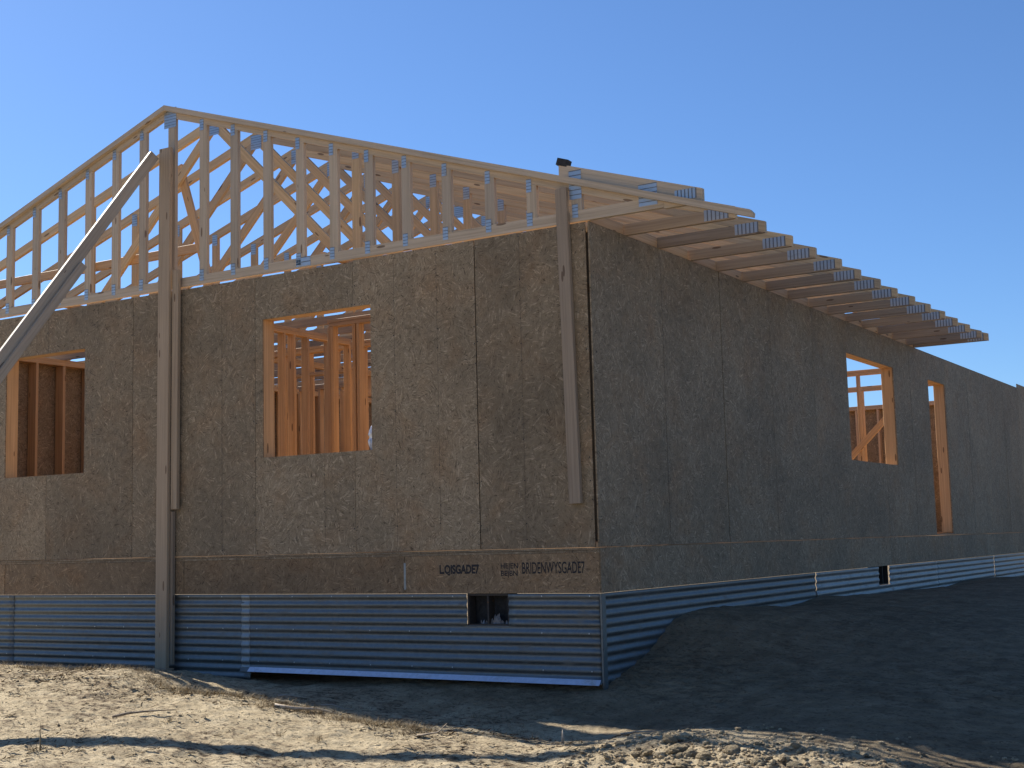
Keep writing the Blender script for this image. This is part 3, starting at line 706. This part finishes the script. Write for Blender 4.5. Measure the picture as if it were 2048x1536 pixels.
partition('open stud wall farther back, beyond the one behind the middle front window', (-8.6, 3.6), (-4.0, 3.6), gaps=((2.6, 3.4),))
partition('open stud wall seen nearest through the side window, under the open sky', (-4.6, 10.75), (-0.2, 10.75), gaps=((0.7, 1.5),))
partition('open stud wall seen second through the side window, behind the nearest one', (-5.2, 12.85), (-0.2, 12.85), top=2.42, gaps=((1.2, 2.0),))
partition('open stud wall deep inside the house behind the trusses', (-8.5, 6.6), (-2.0, 6.6), gaps=((3.0, 3.9),))
partition('open stud wall deep inside the house running lengthwise', (-6.6, 3.8), (-6.6, 9.2), gaps=((1.5, 2.4),))
o = lumber('brace_board', (-1.95, 10.68, 0.72), (-0.62, 10.68, 2.02), (0, 0, 1), 0.089, 0.038)
tag(o, 'slanting brace board nailed across the studs seen through the side window', 'board', 'temporary brace boards')
# plastic wrapped bundle on the sill
bm = bmesh.new(); bmesh.ops.create_icosphere(bm, subdivisions=4, radius=1.0)
for v in bm.verts:
    x, y, z = v.co; k = 1+0.30*float(fbm(np.array([x*1.7+3]), np.array([y*1.7+z*2.3]), 1.2, 4, 8)[0])*1.6
    pinch = 1-0.35*math.exp(-((z-0.05)/0.16)**2)
    v.co = Vector((x*0.042*k*pinch, y*0.045*k*pinch, z*0.10*(1+0.1*k)))
m = bpy.data.meshes.new('plastic_bundle'); bm.to_mesh(m); bm.free(); m.materials.append(MATS['clear_plastic'])
o = link(bpy.data.objects.new('plastic_bundle', m)); o.location = (-2.118, 0.075, 0.935)
tag(o, 'crumpled whitish plastic bundle on the sill of the middle front window', 'plastic bundle')

# ------------------------------------------------------------------ braces and loose boards
tb = thing('brace_post', 'tall upright timber post of two boards propped against the gable, from ground to peak', 'post', (-4.40, -0.07, -0.975))
lumber('plank', (0.0, 0.0, 0.0), (0.028, 0.0, 4.735), (1, 0, 0), 0.140, 0.038, 'aged_shaded_lumber', tb)
lumber('plank', (0.128, 0.028, 1.40), (0.140, 0.028, 3.58), (1, 0, 0), 0.075, 0.038, 'aged_shaded_lumber', tb)
lumber('plank', (0.085, 0.0385, 0.03), (0.09, 0.0385, 1.38), (1, 0, 0), 0.030, 0.038, 'aged_shaded_lumber', tb)
o = join_boxes('base_pad', [(-0.10, 0.10, -0.05, 0.05, -0.016, -0.002)], 'aged_shaded_lumber', tb)
foot = Vector((-4.68, -3.81, 0)); foot.z = gz(foot.x, foot.y)+0.03
BRACE_ROLL = -8.0
ROLL = math.radians(BRACE_ROLL)
topb = Vector((-4.475, -0.125, 3.70))
db = thing('diagonal_brace', 'long sloping brace board with sunlit top edge, from the post past the left window', 'brace', tuple(topb), 'sloping braces left of the post')
dv = foot-topb; dn = dv.normalized()
wd = Vector((0, 0, 1)); wd = (wd-dn*wd.dot(dn)).normalized()
side = dn.cross(wd)*(1 if dn.cross(wd).y < 0 else -1)
wd, side = (wd*math.cos(ROLL)+side*math.sin(ROLL)), (side*math.cos(ROLL)-wd*math.sin(ROLL))
lumber('plank', (0, 0, 0), tuple(dv), tuple(wd), 0.098, 0.048, 'weathered_lumber', db)
a = dn*1.42-wd*0.064+side*0.044
db2 = thing('diagonal_brace', 'shorter board doubled under the long sloping brace at its lower left half', 'brace', tuple(topb+a), 'sloping braces left of the post')
lumber('plank', (0, 0, 0), tuple(dv-dn*1.6), tuple(wd), 0.072, 0.038, 'weathered_lumber', db2)
o = lumber('corner_board', (-0.172, -0.0225, 0.325), (-0.212, -0.0225, 2.715), (1, 0, 0), 0.098, 0.040, 'aged_shaded_lumber')
tag(o, 'upright board nailed on the front wall just left of the house corner', 'board')
o = lumber('brace_board', (-4.955, 0.672, 3.86), (-4.52, 0.672, 2.56), (1, 0, 0), 0.089, 0.038)
tag(o, 'short leaning board nailed to the truss just right of the tall post', 'board', 'temporary brace boards')
o = lumber('brace_board', (-9.0, 0.69, 3.0), (-4.62, 0.69, 3.0), (0, 0, 1), 0.089, 0.038)
tag(o, 'long level board nailed across the trusses behind the left half of the gable', 'board', 'temporary brace boards')
for k, (x, lab) in enumerate(((-6.2, 'runner board lying along the bottom chords left of the post'), (-2.65, 'runner board lying along the bottom chords right of the middle front window'))):
    o = lumber('runner_board', (x, 0.06, WALL_T+0.109), (x, 8.8, WALL_T+0.109), (1, 0, 0), 0.089, 0.038); tag(o, lab, 'board', 'runner boards on the trusses')
m, f = box_verts(-0.047, 0.047, -0.035, 0.035, -0.028, 0.028)
o = mesh_obj('felt_block', m, f, 'felt_and_vent_dark'); o.location = (-0.215, 0.03, WALL_T+top_line(-0.215-XR)+0.030); o.rotation_euler = (0, 0.32, 0.1)
tag(o, 'small black block lying on the upper end of the raised tail piece', 'block')

# ------------------------------------------------------------------ things on the ground
def twig(label, pts, r, mat='bark', name='twig', cat='stick', group=None, flat=1.0):
    P = [Vector(p) for p in pts]; V, F = [], []
    for i, p in enumerate(P):
        d = (P[min(i+1, len(P)-1)]-P[max(i-1, 0)]).normalized(); a = d.cross(Vector((0, 0, 1)));
        if a.length < 1e-3: a = Vector((1, 0, 0))
        a.normalize(); b = a.cross(d); rr_ = r*(1-0.75*i/(len(P)-1))
        for k in range(6): V.append(tuple(p-P[0]+a*rr_*math.cos(k*math.pi/3)+b*rr_*flat*math.sin(k*math.pi/3)))
    for i in range(len(P)-1):
        for k in range(6): F.append((i*6+k, i*6+(k+1) % 6, i*6+6+(k+1) % 6, i*6+6+k))
    F += [tuple(range(5, -1, -1)), tuple(range(len(V)-6, len(V)))]
    o = mesh_obj(name, V, F, mat, smooth=True); o.location = P[0]
    return tag(o, label, cat, group)
def on_ground(pts, lift=0.012): return [(x, y, gz(x, y)+lift+dz) for x, y, dz in pts]
twig('thin dark stick lying on the sunlit soil at lower left', on_ground([(-2.45, -2.38, 0.0), (-2.34, -2.34, 0.012), (-2.24, -2.28, 0.008), (-2.13, -2.24, 0.014), (-2.05, -2.20, 0.02)]), 0.011)
twig('long pale stick half buried along the edge of the house shadow', on_ground([(-1.70, -1.62, 0.0), (-1.6, -1.54, 0.01), (-1.48, -1.42, 0.006), (-1.36, -1.31, 0.004)]), 0.017, 'weathered_lumber')
twig('curved strip of bark curling up from the soil by the shadow edge', on_ground([(-0.40, -1.76, 0.0), (-0.34, -1.72, 0.008), (-0.29, -1.68, 0.03), (-0.25, -1.64, 0.075)]), 0.024, 'bark', 'bark_strip', 'bark', flat=0.35)
twig('small pale stub of wood standing in the dip below the corner', [(0.385, -1.292, gz(0.385, -1.292)-0.02), (0.388, -1.29, gz(0.385, -1.292)+0.045), (0.385, -1.288, gz(0.385, -1.292)+0.085)], 0.012, 'weathered_lumber', 'wood_stub', 'stick')
twig('tall thin dry weed stalk at lower left of the sunlit soil', [(-2.29, -3.10, gz(-2.29, -3.10)-0.01), (-2.30, -3.09, gz(-2.29, -3.10)+0.05), (-2.33, -3.07, gz(-2.29, -3.10)+0.11), (-2.34, -3.06, gz(-2.29, -3.10)+0.16)], 0.006, 'straw', 'weed_stalk', 'weed')
for lab, q in (('short splinter of wood in the shade by the metal skirt', (-2.55, -0.62)), ('thin pale twig in the shade beside the trench', (-1.85, -0.95)), ('thin twig on the dark bank right of the corner', (0.62, -0.95))):
    twig(lab, on_ground([(q[0], q[1], 0), (q[0]+0.09, q[1]+0.02, 0.012), (q[0]+0.2, q[1]+0.01, 0.006), (q[0]+0.27, q[1]+0.05, 0.004)]), 0.009, 'weathered_lumber')

# clods of earth: the larger ones singly
def clod_mesh(seed):
    bm = bmesh.new(); bmesh.ops.create_icosphere(bm, subdivisions=3, radius=1.0)
    co = np.array([v.co[:] for v in bm.verts])
    k = 1+0.75*fbm(co[:, 0]*1.3+seed, co[:, 1]*1.3+co[:, 2]*1.9, 1.1, 4, seed, 0.6)
    for v, q, kk in zip(bm.verts, co, k): v.co = Vector((q[0]*kk*1.1, q[1]*kk*0.9, q[2]*kk*0.68))
    m = bpy.data.meshes.new('dirt_clod'); bm.to_mesh(m); bm.free(); m.materials.append(MATS['clod_soil'])
    return m
CM = [clod_mesh(s_) for s_ in (2, 5, 9, 14, 23)]
spots = []
while len(spots) < 34:
    x = random.gauss(1.75, 0.5); y = random.gauss(-1.76, 0.16)
    if 0.9 < x < 2.7 and -2.3 < y < -1.45: spots.append((x, y, random.uniform(0.018, 0.050)))
clods = []
for k, (x, y, r) in enumerate(spots):
    o = bpy.data.objects.new('dirt_clod', CM[k % 5]); link(o); o.location = (x, y, gz(x, y)+r*0.22); o.scale = (r*random.uniform(0.8, 1.3), r, r*random.uniform(0.7, 1.1)); o.rotation_euler = (random.uniform(-0.4, 0.4), random.uniform(-0.4, 0.4), random.uniform(0, 6))
    clods.append(o)
big_c = sorted(clods, key=lambda o: -o.scale[1])
for k, o in enumerate(big_c):
    if k == 0: lab = 'largest clod of dry earth in the heap at lower right'
    elif o is max(clods, key=lambda q: q.location.x): lab = 'clod of dry earth at the right end of the heap at lower right'
    elif o is min(clods, key=lambda q: q.location.x): lab = 'clod of dry earth at the left end of the heap at lower right'
    elif o.scale[1] > 0.036: lab = 'fist sized clod of dry earth in the heap at lower right'
    else: lab = 'small clod of dry earth in the heap at lower right'
    tag(o, lab, 'dirt clod', 'clods of earth on the heap at lower right')
V, F = [], []
bm = bmesh.new(); bmesh.ops.create_icosphere(bm, subdivisions=1, radius=1.0); sv = np.array([v.co[:] for v in bm.verts]); sf = [[v.index for v in f.verts] for f in bm.faces]; bm.free()
N = 4200
px = np.concatenate([RNG.uniform(-5, 3.2, N//2), RNG.normal(1.7, 0.7, N//2)]); py = np.concatenate([RNG.uniform(-3.6, -0.9, N//2), RNG.normal(-1.8, 0.28, N//2)])
pz = ground_z(px, py); pr = (RNG.gamma(2.0, 0.0024, N)+0.003)*np.where(px > 0.8, 1.2, 0.6)
allv, allf = [], []
for k in range(N):
    jit = 1+RNG.uniform(-0.28, 0.28, len(sv)); q = sv*jit[:, None]*pr[k]*np.array([1.1, 1, 0.7])+np.array([px[k], py[k], pz[k]+pr[k]*0.25])
    o = len(sv)*k; allv.append(q); allf += [(a+o, b+o, c+o) for a, b, c in sf]
o = mesh_obj('soil_crumbs', np.concatenate(allv).tolist(), allf, 'clod_soil'); o['kind'] = 'stuff'; o['label'] = 'small crumbs of earth and grit scattered on the soil'

# dry grass and straw
V, F = [], []
def blade(x, y, z, h, lean, az, w, curl):
    n = 3; o = len(V); ca, sa = math.cos(az), math.sin(az)
    for i in range(n+1):
        t = i/n; d = lean*h*t+curl*h*t*t; up = h*t*(1-0.25*curl*t); ww = w*(1-t*0.85)
        cx, cy = x+ca*d, y+sa*d; V.append((cx-sa*ww, cy+ca*ww, z+up)); V.append((cx+sa*ww, cy-ca*ww, z+up))
    for i in range(n): F.append((o+2*i, o+2*i+1, o+2*i+3, o+2*i+2))
def tufts(n, xf, yf, h0, h1, blades, dens=None):
    xs_g = xf(n); ys_g = yf(n, xs_g); zs_g = ground_z(xs_g, ys_g); dn_ = fbm(xs_g, ys_g*1.5, 2.2, 3, 61)
    for x, y, z, d in zip(xs_g, ys_g, zs_g, dn_):
        if d < random.uniform(-0.22, 0.10): continue
        for _ in range(random.randint(2, blades)):
            blade(x+random.gauss(0, 0.016), y+random.gauss(0, 0.016), z-0.004, random.uniform(h0, h1)*random.choice((0.6, 1, 1)), random.uniform(0.2, 1.6), random.uniform(0, 6.28), random.uniform(0.0009, 0.0022), random.uniform(-0.2, 0.9))
cx_ = np.array([-5.2, -4.57, -3.97, -3.5, -3.05, -2.75, -2.3, -1.75, -1.3, -0.8, -0.4]); cy_ = np.array([-1.2, -1.2, -1.2, -1.2, -1.3, -1.35, -1.36, -1.40, -1.42, -1.46, -1.5])
tufts(1500, lambda n: RNG.uniform(-5.2, -2.6, n), lambda n, x: np.interp(x, cx_, cy_)+RNG.normal(0.0, 0.10, n)-0.03, 0.02, 0.055, 6)
tufts(1700, lambda n: RNG.uniform(-2.9, -0.4, n), lambda n, x: np.interp(x, cx_, cy_)-np.abs(RNG.normal(0, 0.13, n)), 0.02, 0.06, 6)
tufts(900, lambda n: RNG.uniform(-4.4, -0.3, n), lambda n, x: RNG.uniform(-3.4, -1.3, n), 0.012, 0.03, 4)
tufts(500, lambda n: RNG.uniform(-3.0, 0.3, n), lambda n, x: RNG.uniform(-1.3, -0.6, n), 0.02, 0.05, 5)
for bx, by in ((-1.222, -2.116), (-0.897, -2.11), (-2.28, -3.15), (-2.0, -2.3), (-0.04, -1.75)):
    z = gz(bx, by)
    for _ in range(26): blade(bx+random.gauss(0, 0.014), by+random.gauss(0, 0.014), z-0.003, random.uniform(0.03, 0.075), random.uniform(0.1, 1.1), random.uniform(0, 6.28), 0.0014, random.uniform(0, 0.6))
o = mesh_obj('dry_grass', V, F, 'straw'); o['kind'] = 'stuff'; o['label'] = 'short dry grass and straw along the crest of the soil bank'

# dark plant litter and splinters strewn over the dry soil
V, F = [], []
def litter(x, y, L, w, a, lift):
    n = 2; o = len(V); ca, sa = math.cos(a), math.sin(a)
    xs_l = [x+ca*L*(t-0.5) for t in (0, 0.5, 1)]; ys_l = [y+sa*L*(t-0.5)+random.gauss(0, L*0.06) for t in (0, 0.5, 1)]
    zs_l = ground_z(np.array(xs_l), np.array(ys_l))
    for k in range(3):
        V.append((xs_l[k]-sa*w, ys_l[k]+ca*w, zs_l[k]+lift*(0.4+k*0.5))); V.append((xs_l[k]+sa*w, ys_l[k]-ca*w, zs_l[k]+lift*(0.4+k*0.5)+w))
    F.append((o, o+1, o+3, o+2)); F.append((o+2, o+3, o+5, o+4))
k = 0
while k < 2600:
    x = random.uniform(-4.9, 0.9); y = random.uniform(-3.6, -1.05)
    if float(fbm(np.array([x]), np.array([y*1.8]), 1.7, 3, 201)[0]) < random.uniform(-0.12, 0.14): continue
    litter(x, y, random.uniform(0.015, 0.07), random.uniform(0.0012, 0.0045), random.gauss(0.1, 0.5), random.uniform(0.003, 0.014)); k += 1
o = mesh_obj('plant_litter', V, F, 'dark_straw'); o['kind'] = 'stuff'; o['label'] = 'dark bits of dead plant litter strewn over the dry soil'
